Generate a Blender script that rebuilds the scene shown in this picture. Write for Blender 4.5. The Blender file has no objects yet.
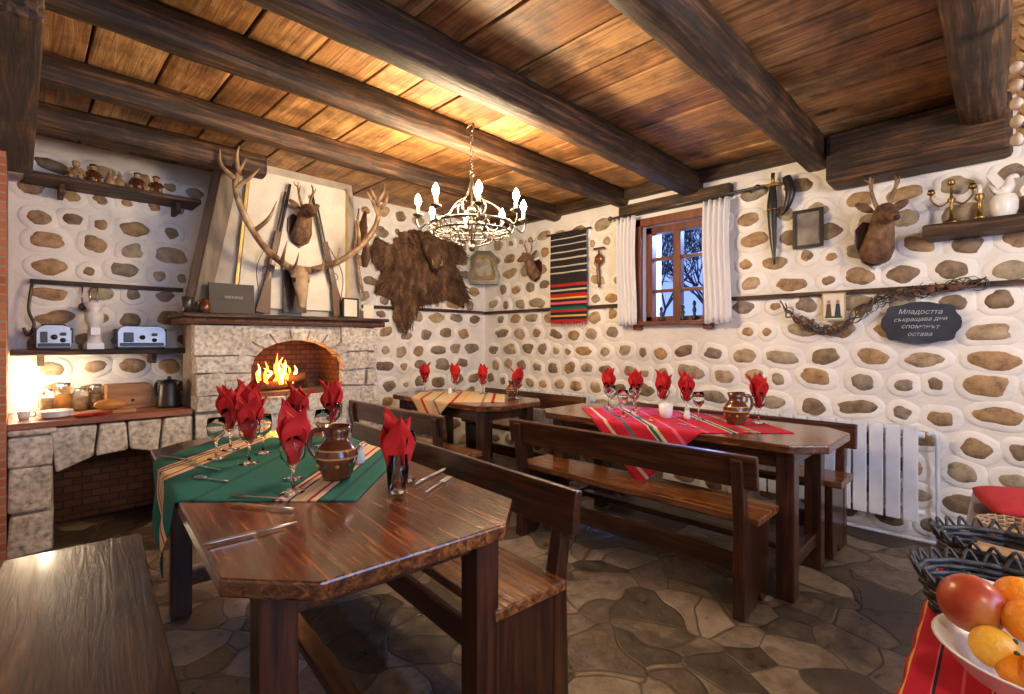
import bpy, bmesh, math, random
from mathutils import Vector, Matrix, Euler, noise
R=random.Random(11)
S=bpy.context.scene
pi=math.pi
# ---------------------------------------------------------------- materials
def newmat(name):
    m=bpy.data.materials.new(name); m.use_nodes=True
    nt=m.node_tree; b=nt.nodes['Principled BSDF']
    return m,nt,b
def ramp(nt,stops,interp='LINEAR'):
    r=nt.nodes.new('ShaderNodeValToRGB'); r.color_ramp.interpolation=interp
    e=r.color_ramp.elements
    e[0].position=stops[0][0]; e[0].color=(*stops[0][1],1)
    e[1].position=stops[-1][0]; e[1].color=(*stops[-1][1],1)
    for p,c in stops[1:-1]:
        x=e.new(p); x.color=(*c,1)
    return r
def pm(name,cols,rough=.6,scale=(1,1,1),ns=5,detail=5,bump=.2,metal=0,coat=0,dist=0,bs=None,spread=(.3,.7),stain=None,knots=None,nr=.5):
    m,nt,b=newmat(name); N=nt.nodes.new; L=nt.links.new
    tc=N('ShaderNodeTexCoord'); mp=N('ShaderNodeMapping'); mp.inputs['Scale'].default_value=scale
    L(tc.outputs['Object'],mp.inputs['Vector'])
    n=N('ShaderNodeTexNoise'); n.inputs['Scale'].default_value=ns; n.inputs['Detail'].default_value=detail; n.inputs['Distortion'].default_value=dist; n.inputs['Roughness'].default_value=nr
    L(mp.outputs[0],n.inputs['Vector'])
    k=len(cols)
    st=[(spread[0]+(spread[1]-spread[0])*i/(k-1),c) for i,c in enumerate(cols)]
    r=ramp(nt,st); L(n.outputs['Fac'],r.inputs['Fac']); out=r.outputs['Color']
    def mul(out,fac,amt):
        mx=N('ShaderNodeMix'); mx.data_type='RGBA'; mx.blend_type='MULTIPLY'; mx.inputs[0].default_value=amt
        L(out,mx.inputs[6]); L(fac,mx.inputs[7]); return mx.outputs[2]
    if stain:
        sc,lo,amt=stain
        n3=N('ShaderNodeTexNoise'); n3.inputs['Scale'].default_value=sc; n3.inputs['Detail'].default_value=6; n3.inputs['Roughness'].default_value=.65
        L(tc.outputs['Object'],n3.inputs['Vector'])
        r3=ramp(nt,[(.40,(lo,lo,lo)),(.56,(1,1,1))]); L(n3.outputs['Fac'],r3.inputs['Fac'])
        out=mul(out,r3.outputs['Color'],amt)
    if knots:
        mk=N('ShaderNodeMapping'); mk.inputs['Scale'].default_value=knots; L(tc.outputs['Object'],mk.inputs['Vector'])
        vo=N('ShaderNodeTexVoronoi'); vo.inputs['Scale'].default_value=1; L(mk.outputs[0],vo.inputs['Vector'])
        r4=ramp(nt,[(.0,(.12,.06,.03)),(.07,(.30,.18,.10)),(.10,(1,1,1)),(.125,(.7,.6,.5)),(.16,(1,1,1))]); L(vo.outputs['Distance'],r4.inputs['Fac'])
        out=mul(out,r4.outputs['Color'],.9)
    L(out,b.inputs['Base Color'])
    b.inputs['Roughness'].default_value=rough; b.inputs['Metallic'].default_value=metal
    b.inputs['Coat Weight'].default_value=coat; b.inputs['Coat Roughness'].default_value=.12
    if bump:
        bn=N('ShaderNodeBump'); bn.inputs['Strength'].default_value=bump; bn.inputs['Distance'].default_value=.01
        if bs:
            n2=N('ShaderNodeTexNoise'); n2.inputs['Scale'].default_value=bs; n2.inputs['Detail'].default_value=6
            L(mp.outputs[0],n2.inputs['Vector']); L(n2.outputs['Fac'],bn.inputs['Height'])
        else: L(n.outputs['Fac'],bn.inputs['Height'])
        L(bn.outputs[0],b.inputs['Normal'])
    return m
def flat(name,c,rough=.5,metal=0,**k):
    return pm(name,[tuple(x*.88 for x in c),tuple(min(1,x*1.08) for x in c)],rough,ns=k.get('ns',8),bump=k.get('bump',.05),metal=metal,coat=k.get('coat',0))
def emis(name,c,s):
    m,nt,b=newmat(name); b.inputs['Base Color'].default_value=(*c,1)
    b.inputs['Emission Color'].default_value=(*c,1); b.inputs['Emission Strength'].default_value=s
    return m
def glassm(name,c=(1,1,1),rough=.0):
    m,nt,b=newmat(name); b.inputs['Base Color'].default_value=(*c,1); b.inputs['Roughness'].default_value=rough
    b.inputs['Transmission Weight'].default_value=1; b.inputs['IOR'].default_value=1.3
    return m
def stripes(name,stops,rough=.9,axis=0):
    m,nt,b=newmat(name); N=nt.nodes.new; L=nt.links.new
    tc=N('ShaderNodeTexCoord'); sp=N('ShaderNodeSeparateXYZ'); L(tc.outputs['UV'],sp.inputs[0])
    r=ramp(nt,stops,'CONSTANT'); L(sp.outputs[axis],r.inputs['Fac'])
    L(r.outputs['Color'],b.inputs['Base Color']); b.inputs['Roughness'].default_value=rough
    n=N('ShaderNodeTexNoise'); n.inputs['Scale'].default_value=120; L(tc.outputs['UV'],n.inputs['Vector'])
    bn=N('ShaderNodeBump'); bn.inputs['Strength'].default_value=.15; L(n.outputs['Fac'],bn.inputs['Height']); L(bn.outputs[0],b.inputs['Normal'])
    return m
def brickm(name,c1,c2,mort,sc=5):
    m,nt,b=newmat(name); N=nt.nodes.new; L=nt.links.new
    tc=N('ShaderNodeTexCoord'); sp=N('ShaderNodeSeparateXYZ'); L(tc.outputs['Object'],sp.inputs[0])
    ad=N('ShaderNodeMath'); L(sp.outputs[0],ad.inputs[0]); L(sp.outputs[1],ad.inputs[1])
    cb=N('ShaderNodeCombineXYZ'); L(ad.outputs[0],cb.inputs[0]); L(sp.outputs[2],cb.inputs[1])
    br=N('ShaderNodeTexBrick'); L(cb.outputs[0],br.inputs['Vector'])
    br.inputs['Color1'].default_value=(*c1,1); br.inputs['Color2'].default_value=(*c2,1); br.inputs['Mortar'].default_value=(*mort,1)
    br.inputs['Scale'].default_value=sc; br.inputs['Mortar Size'].default_value=.03
    L(br.outputs['Color'],b.inputs['Base Color']); b.inputs['Roughness'].default_value=.9
    bn=N('ShaderNodeBump'); bn.invert=True; bn.inputs['Strength'].default_value=.6; L(br.outputs['Fac'],bn.inputs['Height']); L(bn.outputs[0],b.inputs['Normal'])
    return m
WOOD=pm('dark_wood',[(.012,.004,.002),(.050,.015,.006),(.115,.038,.013)],.28,(14,1,14),3,8,.2,coat=.35,dist=.6,nr=.6)
WOODT=pm('table_wood',[(.022,.007,.003),(.125,.038,.010),(.36,.13,.034)],.20,(16,.9,16),3,9,.25,coat=.5,dist=1.1,stain=(2.5,.50,.85),nr=.62)
WOODB=pm('bench_wood',[(.04,.013,.006),(.18,.062,.016),(.36,.145,.045)],.27,(14,.9,14),3,9,.25,coat=.3,dist=1.0,stain=(2.5,.55,.8),nr=.6)
WOODZ=pm('leg_wood',[(.010,.004,.003),(.042,.012,.006),(.085,.028,.011)],.3,(14,14,1),3,7,.18,coat=.3,dist=.5,nr=.6)
BEAM=pm('beam_wood',[(.009,.004,.002),(.050,.022,.009),(.22,.105,.042)],.6,(.8,14,14),3,10,1.0,dist=.5,stain=(3,.30,.9),nr=.62)
BEAMY=pm('beam_wood_y',[(.009,.004,.002),(.050,.022,.009),(.20,.095,.038)],.6,(14,.8,14),3,10,.9,dist=.5,stain=(3,.30,.9),nr=.62)
PL=[pm('plank_%d'%i,c,.5,(15,.7,15),2.0,11,.5,dist=1.8,stain=(3.4,.33,.85),knots=(3.3,1.25,.01),nr=.64) for i,c in enumerate([
  [(.13,.052,.017),(.45,.215,.075),(.68,.40,.175)],
  [(.10,.038,.012),(.36,.155,.050),(.56,.30,.12)],
  [(.18,.080,.026),(.54,.29,.11),(.76,.49,.24)],
  [(.07,.028,.010),(.29,.125,.040),(.48,.25,.095)]])]
GAP=flat('gap_dark',(.006,.003,.002),.9)
PLAST=pm('white_plaster',[(.72,.69,.65),(.88,.85,.81)],.85,ns=3,bump=.6,bs=22)
PILLOW=pm('plaster_collar',[(.76,.74,.70),(.92,.89,.85)],.8,ns=6,bump=.6,bs=24)
ST=[pm('cobble_%d'%i,c,.6,ns=17,bump=.8,detail=10,nr=.66) for i,c in enumerate([
  [(.12,.070,.032),(.32,.205,.105),(.48,.34,.20)],[(.20,.14,.075),(.42,.305,.185),(.54,.43,.29)],[(.085,.055,.032),(.22,.15,.09),(.34,.25,.16)],
  [(.17,.095,.04),(.40,.245,.115),(.52,.36,.19)],[(.15,.115,.075),(.35,.28,.19),(.48,.40,.29)],[(.10,.075,.055),(.25,.195,.145),(.37,.30,.23)]])]
GRAN=pm('granite',[(.26,.23,.19),(.56,.51,.44),(.76,.71,.63)],.75,ns=38,detail=12,bump=1.5,bs=11,spread=(.28,.62),stain=(4,.70,.8))
MORT=pm('mortar',[(.26,.22,.19),(.42,.37,.32)],.9,ns=20,bump=.5)
BRICK=brickm('brick',(.38,.11,.05),(.52,.19,.09),(.35,.27,.2),5)
BRICKD=brickm('brick_sooty',(.15,.055,.03),(.22,.09,.05),(.07,.05,.04),5)
BRICKF=brickm('firebox_brick',(.10,.04,.025),(.18,.075,.04),(.05,.03,.02),6)
IRON=flat('wrought_iron',(.10,.09,.085),.4,.8)
BLACK=flat('black_paint',(.015,.015,.017),.35)
SILVER=flat('brushed_steel',(.5,.49,.48),.33,1)
BRASS=flat('brass',(.30,.19,.06),.4,1)
GOLD=flat('gold_frame',(.52,.36,.12),.45,.4)
WHITE=flat('white_ceramic',(.8,.79,.76),.25)
CREAM=flat('cream_canvas',(.76,.71,.61),.8)
RED=flat('red_napkin_cloth',(.50,.006,.006),.75,ns=30,bump=.3)
REDC=flat('red_fabric',(.40,.015,.02),.85,ns=30,bump=.3)
GLASS=glassm('clear_glass')
GREEN=flat('dark_green',(.02,.09,.05),.6)
ORANGE=pm('orange_peel',[(.85,.25,.01),(.95,.36,.02)],.4,ns=120,bump=.3)
YELLOW=pm('yellow_peel',[(.85,.42,.03),(.95,.52,.05)],.4,ns=90,bump=.25)
MANGO=pm('mango_skin',[(.30,.02,.02),(.50,.09,.03),(.58,.34,.08)],.3,ns=9,bump=.02)
FUR=pm('deer_fur',[(.06,.03,.015),(.16,.08,.04),(.26,.15,.08)],.85,ns=18,bump=.6)
PELT=pm('boar_pelt',[(.022,.011,.006),(.10,.048,.022),(.27,.16,.085)],.9,(1,1,.45),13,9,1.0,nr=.65)
HORN=pm('antler_bone',[(.10,.055,.03),(.28,.17,.09),(.50,.36,.22)],.5,ns=12,bump=.5)
BONE=pm('skull_bone',[(.28,.17,.09),(.55,.42,.27)],.6,ns=10,bump=.4)
CLAY=pm('clay_brown',[(.07,.018,.008),(.16,.05,.016)],.2,ns=9,bump=.05,coat=.5)
CLAYY=flat('clay_ochre',(.55,.25,.06),.25)
WICK=pm('wicker_black',[(.012,.011,.012),(.05,.045,.045)],.5,ns=30,bump=.3)
WICKL=pm('wicker_tan',[(.30,.17,.07),(.5,.32,.16)],.6,ns=30,bump=.3)
RAD=flat('radiator_enamel',(.74,.79,.90),.3)
CHALK=pm('chalkboard',[(.018,.024,.038),(.045,.055,.08)],.8,ns=6,bump=.1)
LEATH=flat('leather_brown',(.12,.06,.03),.5)
# ---------------------------------------------------------------- builder
def cr(pts,n=6):
    P=[Vector(p) for p in pts]
    if len(P)<3: 
        return [P[0].lerp(P[-1],i/n) for i in range(n+1)]
    Q=[P[0]*2-P[1]]+P+[P[-1]*2-P[-2]]; out=[]
    for i in range(1,len(Q)-2):
        a,b,c,d=Q[i-1:i+3]
        for k in range(n):
            t=k/n
            out.append(.5*((2*b)+(c-a)*t+(2*a-5*b+4*c-d)*t*t+(3*b-3*c+d-a)*t**3))
    out.append(P[-1]); return out
class MB:
    def __init__(s,name): s.name=name; s.v=[];s.f=[];s.fm=[];s.sm=[];s.uv=[];s.mats=[]
    def mi(s,m):
        if m not in s.mats: s.mats.append(m)
        return s.mats.index(m)
    def add(s,V,F,m,smooth=False,M=None,uv=None):
        o=len(s.v)
        for v in V:
            v=Vector(v); s.v.append(M@v if M is not None else v)
        s.uv+= list(uv) if uv else [(0,0)]*len(V)
        for i,f in enumerate(F):
            s.f.append([o+k for k in f]); s.sm.append(smooth)
            s.fm.append(s.mi(m[i] if isinstance(m,list) else m))
        return s
    def box(s,c,z,m,rot=(0,0,0),jit=0):
        M=Matrix.Translation(c)@Euler(rot).to_matrix().to_4x4()
        V=[(x*z[0]/2+R.uniform(-jit,jit),y*z[1]/2+R.uniform(-jit,jit)*.6,w*z[2]/2+R.uniform(-jit,jit)) for x in(-1,1) for y in(-1,1) for w in(-1,1)]
        F=[(0,1,3,2),(4,6,7,5),(0,4,5,1),(2,3,7,6),(0,2,6,4),(1,5,7,3)]
        return s.add(V,F,m,False,M)
    def prism(s,poly,t0,t1,m,plane='xy',M=None,smooth=False):
        n=len(poly)
        f={'xy':lambda a,b,t:(a,b,t),'xz':lambda a,b,t:(a,t,b),'yz':lambda a,b,t:(t,a,b)}[plane]
        V=[f(a,b,t0) for a,b in poly]+[f(a,b,t1) for a,b in poly]
        s.add(V,[tuple(range(n))[::-1],tuple(range(n,2*n))]+[(i,(i+1)%n,n+(i+1)%n,n+i) for i in range(n)],m,smooth,M)
        return s
    def lathe(s,prof,m,c=(0,0,0),seg=20,M=None):
        T=Matrix.Translation(c)
        if M is not None: T=T@M
        V=[];F=[];mm=[]
        for r,z in prof:
            for k in range(seg):
                a=2*pi*k/seg; V.append((r*math.cos(a),r*math.sin(a),z))
        for j in range(len(prof)-1):
            for k in range(seg):
                F.append((j*seg+k,j*seg+(k+1)%seg,(j+1)*seg+(k+1)%seg,(j+1)*seg+k))
                mm.append(m[j] if isinstance(m,list) else m)
        return s.add(V,F,mm,True,T)
    def tube(s,pts,rad,m,seg=8,flat=1.0):
        P=[Vector(p) for p in pts]; n=len(P)
        if not isinstance(rad,(list,tuple)): rad=[rad]*n
        if len(rad)!=n:
            rr=[]
            for i in range(n):
                t=i/(n-1)*(len(rad)-1); a=int(min(t,len(rad)-2)); rr.append(rad[a]+(rad[a+1]-rad[a])*(t-a))
            rad=rr
        V=[];F=[]; up=None
        for i in range(n):
            t=(P[min(i+1,n-1)]-P[max(i-1,0)])
            if t.length<1e-9: t=Vector((0,0,1))
            t.normalize()
            if up is None:
                up=Vector((0,0,1)) if abs(t.z)<.9 else Vector((1,0,0))
            up=(up-t*up.dot(t)); 
            if up.length<1e-6: up=t.orthogonal()
            up.normalize(); sd=t.cross(up)
            for k in range(seg):
                a=2*pi*k/seg; V.append(P[i]+(up*math.cos(a)*flat+sd*math.sin(a))*rad[i])
        for i in range(n-1):
            for k in range(seg):
                F.append((i*seg+k,i*seg+(k+1)%seg,(i+1)*seg+(k+1)%seg,(i+1)*seg+k))
        F.append(tuple(range(seg))); F.append(tuple(range((n-1)*seg,n*seg))[::-1])
        return s.add(V,F,m,True)
    def ball(s,c,r,m,seg=14,rot=(0,0,0),nz=0):
        if not isinstance(r,(tuple,list)): r=(r,r,r)
        M=Matrix.Translation(c)@Euler(rot).to_matrix().to_4x4()
        V=[];F=[];h=max(6,seg//2+2)
        off=Vector((R.random()*9,0,0))
        for j in range(h+1):
            ph=pi*j/h
            for k in range(seg):
                a=2*pi*k/seg; q=Vector((math.sin(ph)*math.cos(a),math.sin(ph)*math.sin(a),math.cos(ph)))
                g=1+nz*noise.noise(q*1.7+off)
                V.append((q.x*r[0]*g,q.y*r[1]*g,q.z*r[2]*g))
        for j in range(h):
            for k in range(seg):
                F.append((j*seg+k,j*seg+(k+1)%seg,(j+1)*seg+(k+1)%seg,(j+1)*seg+k))
        return s.add(V,F,m,True,M)
    def sheet(s,fn,nu,nv,m,smooth=True):
        V=[];F=[];U=[]
        for j in range(nv+1):
            for i in range(nu+1):
                V.append(fn(i/nu,j/nv)); U.append((i/nu,j/nv))
        for j in range(nv):
            for i in range(nu):
                a=j*(nu+1)+i; F.append((a,a+1,a+nu+2,a+nu+1))
        return s.add(V,F,m,smooth,None,U)
    def torus(s,c,Rr,r,m,seg=32,s2=8,axis='z'):
        V=[];F=[]
        for i in range(seg):
            a=2*pi*i/seg
            for k in range(s2):
                b=2*pi*k/s2; q=((Rr+r*math.cos(b))*math.cos(a),(Rr+r*math.cos(b))*math.sin(a),r*math.sin(b))
                if axis=='x': q=(q[2],q[0],q[1])
                if axis=='y': q=(q[0],q[2],q[1])
                V.append((q[0]+c[0],q[1]+c[1],q[2]+c[2]))
        for i in range(seg):
            for k in range(s2):
                F.append((i*s2+k,((i+1)%seg)*s2+k,((i+1)%seg)*s2+(k+1)%s2,i*s2+(k+1)%s2))
        return s.add(V,F,m,True)
    def done(s,loc=(0,0,0),rot=(0,0,0),parent=None,bevel=0,solid=0,remesh=0,sub=0,scale=1):
        me=bpy.data.meshes.new(s.name); me.from_pydata([tuple(v) for v in s.v],[],s.f)
        for m in s.mats: me.materials.append(m)
        for p,i,q in zip(me.polygons,s.fm,s.sm): p.material_index=i; p.use_smooth=q
        ul=me.uv_layers.new(name='UVMap')
        for l in me.loops: ul.data[l.index].uv=s.uv[l.vertex_index]
        bm=bmesh.new(); bm.from_mesh(me)
        bmesh.ops.remove_doubles(bm,verts=bm.verts,dist=1e-6)
        bmesh.ops.recalc_face_normals(bm,faces=bm.faces); bm.to_mesh(me); bm.free()
        o=bpy.data.objects.new(s.name,me); S.collection.objects.link(o)
        o.location=loc; o.rotation_euler=rot; o.scale=(scale,)*3
        if parent: o.parent=parent
        if remesh:
            r=o.modifiers.new('r','REMESH'); r.mode='VOXEL'; r.voxel_size=remesh; r.use_smooth_shade=True
            q=o.modifiers.new('s','SMOOTH'); q.iterations=3
        if bevel:
            b=o.modifiers.new('b','BEVEL'); b.width=bevel; b.segments=2; b.limit_method='ANGLE'; b.angle_limit=.7
        if solid:
            q=o.modifiers.new('t','SOLIDIFY'); q.thickness=solid
        if sub:
            q=o.modifiers.new('ss','SUBSURF'); q.levels=sub; q.render_levels=sub
        return o
# ---------------------------------------------------------------- room constants
XW=3.95; YB=4.41; YA=4.60; XL=-1.5; YF=-1.6; ZC=2.63
# floor
fm,nt,b=newmat('flagstone'); N=nt.nodes.new; L=nt.links.new
tc=N('ShaderNodeTexCoord'); n0=N('ShaderNodeTexNoise'); n0.inputs['Scale'].default_value=2.6; n0.inputs['Detail'].default_value=1
L(tc.outputs['Object'],n0.inputs['Vector'])
mv=N('ShaderNodeVectorMath'); mv.operation='MULTIPLY_ADD'; L(n0.outputs['Color'],mv.inputs[0]); mv.inputs[1].default_value=(.30,.30,0); L(tc.outputs['Object'],mv.inputs[2])
v1=N('ShaderNodeTexVoronoi'); v1.feature='DISTANCE_TO_EDGE'; v1.inputs['Scale'].default_value=4.6; L(mv.outputs[0],v1.inputs['Vector'])
v2=N('ShaderNodeTexVoronoi'); v2.inputs['Scale'].default_value=4.6; L(mv.outputs[0],v2.inputs['Vector'])
n1=N('ShaderNodeTexNoise'); n1.inputs['Scale'].default_value=13; n1.inputs['Detail'].default_value=12; n1.inputs['Roughness'].default_value=.72; L(tc.outputs['Object'],n1.inputs['Vector'])
sp=N('ShaderNodeSeparateColor'); L(v2.outputs['Color'],sp.inputs[0])
ma=N('ShaderNodeMath'); ma.operation='MULTIPLY_ADD'; L(sp.outputs[0],ma.inputs[0]); ma.inputs[1].default_value=.40
ms=N('ShaderNodeMath'); ms.operation='MULTIPLY'; L(n1.outputs['Fac'],ms.inputs[0]); ms.inputs[1].default_value=.9; L(ms.outputs[0],ma.inputs[2])
r=ramp(nt,[(.35,(.026,.019,.014)),(.62,(.105,.077,.056)),(.9,(.32,.25,.19))]); L(ma.outputs[0],r.inputs['Fac'])
g=ramp(nt,[(.0,(0,0,0)),(.03,(1,1,1))]); L(v1.outputs['Distance'],g.inputs['Fac'])
mx=N('ShaderNodeMix'); mx.data_type='RGBA'; L(g.outputs['Color'],mx.inputs[0]); mx.inputs[6].default_value=(.060,.046,.036,1); L(r.outputs['Color'],mx.inputs[7])
L(mx.outputs[2],b.inputs['Base Color'])
rr0=ramp(nt,[(.3,(.22,.22,.22)),(.7,(.52,.52,.52))]); L(n1.outputs['Fac'],rr0.inputs['Fac']); L(rr0.outputs['Color'],b.inputs['Roughness'])
ad=N('ShaderNodeMath'); ad.operation='MULTIPLY_ADD'; L(g.outputs['Color'],ad.inputs[0]); ad.inputs[1].default_value=.4; L(n1.outputs['Fac'],ad.inputs[2])
bp=N('ShaderNodeBump'); bp.inputs['Strength'].default_value=.55; bp.inputs['Distance'].default_value=.02; L(ad.outputs[0],bp.inputs['Height']); L(bp.outputs[0],b.inputs['Normal'])
MB('floor').box(((XL+XW)/2+.1,(YF+YA)/2,-.05),(XW-XL+.8,YA-YF+.6,.1),fm).done()
# ceiling planks
c=MB('ceiling'); c.box(((XL+XW)/2,(YF+YA)/2,ZC+.09),(XW-XL+.8,YA-YF+.6,.08),GAP)
beams_y=[-.8,.08,.93,1.83,2.49,3.29,4.7]
for a,bb in zip([YF-.2]+beams_y[:-1],beams_y):
    x=XL-.2-R.uniform(0,.2)
    while x<XW+.3:
        w=R.uniform(.20,.36)
        c.box((x+w/2,(a+bb)/2,ZC+.022),(w-.014,bb-a+.02,.04+R.uniform(-.010,.010)),PL[R.choice([0,0,1,2,2,3])],(0,R.uniform(-.02,.02),R.uniform(-.006,.006)))
        x+=w
c.done(bevel=.004)
# walls
wy0,wy1,wz0,wz1=1.72,2.30,1.40,2.26
w=MB('wall_right'); th=.35
w.box((XW+th/2,(YF+wy0)/2,ZC/2),(th,wy0-YF,ZC),PLAST)
w.box((XW+th/2,(wy1+YA+.3)/2,ZC/2),(th,YA+.3-wy1,ZC),PLAST)
w.box((XW+th/2,(wy0+wy1)/2,wz0/2),(th,wy1-wy0,wz0),PLAST)
w.box((XW+th/2,(wy0+wy1)/2,(wz1+ZC)/2),(th,wy1-wy0,ZC-wz1),PLAST)
w.done()
MB('wall_back').box(((1.4+XW)/2,YB+.15,ZC/2),(XW-1.4,.3,ZC),PLAST).done()
MB('wall_alcove').box(((XL+1.4)/2,YA+.15,ZC/2),(1.4-XL,.3,ZC),PLAST).done()
MB('wall_left').box((XL-.1,(YF+YA)/2,ZC/2),(.2,YA-YF+.4,ZC),PLAST).done()
MB('wall_side_brick').box((-.20,4.22,ZC/2),(.3,.76,ZC),BRICK).done()
w=MB('wall_front')
w.box(((XL+.2)/2,YF-.1,ZC/2),(.2-XL,.2,ZC),PLAST); w.box(((2.4+XW)/2,YF-.1,ZC/2),(XW-2.4,.2,ZC),PLAST)
w.box((1.3,YF-.1,.45),(2.2,.2,.9),PLAST); w.box((1.3,YF-.1,2.415),(2.2,.2,.43),PLAST); w.done()
w=MB('added_window')  # added window behind the camera, made up to let in the front fill
for xx in (.23,.93,1.67,2.37): w.box((xx,YF-.1,1.55),(.06,.06,1.3),WOODZ)
for zz in (.93,1.55,2.17): w.box((1.3,YF-.1,zz),(2.14,.055,.05),WOODZ)
w.done()
# cobble cladding
def clad(name,mp,u0,u1,v0,v1,skip=[],parent=None,pitch=.172):
    m=MB(name); v=v0+.09; row=0
    def dome(cu,cv,ru,rv,h,mt,ang,seed,nz,rings,e):
        V=[];F=[];seg=22
        ca,sa=math.cos(ang),math.sin(ang)
        for rr in rings:
            for k in range(seg):
                a=2*pi*k/seg; ca2,sa2=math.cos(a),math.sin(a)
                q=1+nz*noise.noise(Vector((ca2*1.0+seed,sa2*1.0,seed*.7)))+nz*.3*noise.noise(Vector((ca2*2.6+seed,sa2*2.6,seed)))
                pu=math.copysign(abs(ca2)**e,ca2)*ru*rr*q; pv=math.copysign(abs(sa2)**e,sa2)*rv*rr*q
                V.append(mp(cu+pu*ca-pv*sa,cv+pu*sa+pv*ca,h*math.sqrt(max(0,1-rr**3.2))-.002))
        for j in range(len(rings)-1):
            for k in range(seg): F.append((j*seg+k,j*seg+(k+1)%seg,(j+1)*seg+(k+1)%seg,(j+1)*seg+k))
        m.add(V,F,mt,True)
    while v<v1-.05:
        u=u0+R.uniform(.02,.16)
        while u<u1-.08:
            big=R.random()
            if big<.25: ru=R.uniform(.090,.118); rv=R.uniform(.050,.066)
            elif big<.80: ru=R.uniform(.065,.092); rv=R.uniform(.046,.066)
            else: ru=R.uniform(.035,.055); rv=ru*R.uniform(.75,1.1)
            cu=u+ru; cv=v+R.uniform(-.020,.020)
            if cu+ru>u1-.015: break
            ok=all(not(a-ru<cu<b_+ru and c_-rv<cv<d_+rv) for a,b_,c_,d_ in skip)
            if ok:
                ang=R.uniform(-.25,.25); sd=R.uniform(0,50); e=R.uniform(.86,1)
                dome(cu,cv,ru+.042,rv+.038,.016,PILLOW,ang,sd,.14,[0,.6,.8,.92,1],e)
                dome(cu,cv,ru,rv,.028,R.choice(ST),ang,sd,.36,[0,.45,.72,.88,.96,1],e)
            u=cu+ru+R.uniform(.05,.09)
        v+=pitch; row+=1
    return m.done(parent=parent)
wr=bpy.data.objects['wall_right']; wb=bpy.data.objects['wall_back']; wa=bpy.data.objects['wall_alcove']
clad('cobbles_right',lambda u,v,h:(XW-h,u,v),-1.3,YB-.03,.02,2.55,[(wy0-.1,wy1+.1,wz0-.08,wz1+.3)],wr)
clad('cobbles_back',lambda u,v,h:(u,YB-h,v),2.2,XW-.03,.02,2.6,[],wb)
clad('cobbles_alcove',lambda u,v,h:(u,YA-h,v),-.04,1.1,.8,2.6,[],wa)
t=MB('trim_1'); t.box((XW-.017,(-1.3+wy0-.22)/2,1.57),(.05,wy0-.22+1.3,.03),BEAMY); t.box((XW-.017,(wy1+.22+YB)/2,1.57),(.05,YB-wy1-.22,.03),BEAMY); t.done()
MB('trim_2').box(((2.3+XW-.05)/2,YB-.017,1.575),(XW-.05-2.3,.05,.03),BEAM).done()
# ceiling beams
def log(name,y,x0,x1,ry,rz,zc):
    m=MB(name); n=44; seg=16; V=[];F=[]; sd=R.uniform(0,40)
    for i in range(n+1):
        x=x0+(x1-x0)*i/n
        for k in range(seg):
            a=2*pi*k/seg; cx,sx=math.cos(a),math.sin(a)
            e=.66
            q=1+.10*noise.noise(Vector((x*1.3+sd,cx*.8,sx*.8)))+.08*noise.noise(Vector((x*5+sd,cx*2,sx*2)))
            V.append((x,y+.012*math.sin(x*1.1+sd)+math.copysign(abs(cx)**e,cx)*ry*q,zc+math.copysign(abs(sx)**e,sx)*rz*q))
    for i in range(n):
        for k in range(seg): F.append((i*seg+k,i*seg+(k+1)%seg,(i+1)*seg+(k+1)%seg,(i+1)*seg+k))
    F.append(tuple(range(seg))); F.append(tuple(range(n*seg,(n+1)*seg)))
    m.add(V,F,BEAM,True); return m.done()
log('ceiling_beam',-.80,XL,XW+.1,.10,.10,2.53)
log('ceiling_beam',.08,XL,XW+.1,.10,.105,2.535)
log('ceiling_beam',.93,XL,XW+.1,.088,.105,2.53)
log('ceiling_beam',1.83,XL,XW+.1,.085,.100,2.535)
log('ceiling_beam',2.49,XL,XW+.1,.065,.085,2.555)
log('ceiling_beam',3.29,XL,XW+.1,.06,.078,2.56)
log('ceiling_beam',3.80,.0,1.25,.08,.08,2.5)
MB('girder_beam').box((-.09,3.25,2.45),(.30,2.1,.35),BEAMY).done(bevel=.02)
MB('lintel_beam').box((3.83,.40,2.43),(.24,.86,.33),BEAMY,jit=.008).done(bevel=.03)
MB('wall_plate').box((XW-.04,2.6,2.575),(.08,3.6,.10),BEAMY).done(bevel=.01)
MB('window_lintel').box((XW-.03,2.0,2.42),(.09,1.0,.10),BEAMY).done(bevel=.01)
# ---------------------------------------------------------------- window
w=MB('window_1'); xf=4.06; WF=pm('window_wood',[(.10,.025,.010),(.21,.06,.02)],.4,(5,5,1),4,5,.1)
for yy in (wy0+.03,wy1-.03): w.box((xf,yy,(wz0+wz1)/2),(.08,.06,wz1-wz0),WF)
for zz in (wz0+.03,wz1-.03): w.box((xf,(wy0+wy1)/2,zz),(.08,wy1-wy0,.06),WF)
w.box((xf,(wy0+wy1)/2,(wz0+wz1)/2),(.07,.07,wz1-wz0),WF)
for k in (1,2): w.box((xf,(wy0+wy1)/2,wz0+(wz1-wz0)*k/3),(.03,wy1-wy0,.03),WF)
for yy in (wy0-.03,wy1+.03): w.box((XW-.02,yy,(wz0+wz1)/2),(.04,.08,wz1-wz0+.12),WF)
w.box((XW-.02,(wy0+wy1)/2,wz1+.03),(.04,wy1-wy0+.12,.07),WF)
w.box((XW+.02,(wy0+wy1)/2,wz0-.005),(.18,wy1-wy0+.2,.035),WF)
w.done(bevel=.004)
m=MB('bare_tree'); BK2=flat('bark',(.03,.03,.045),.9)
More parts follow.
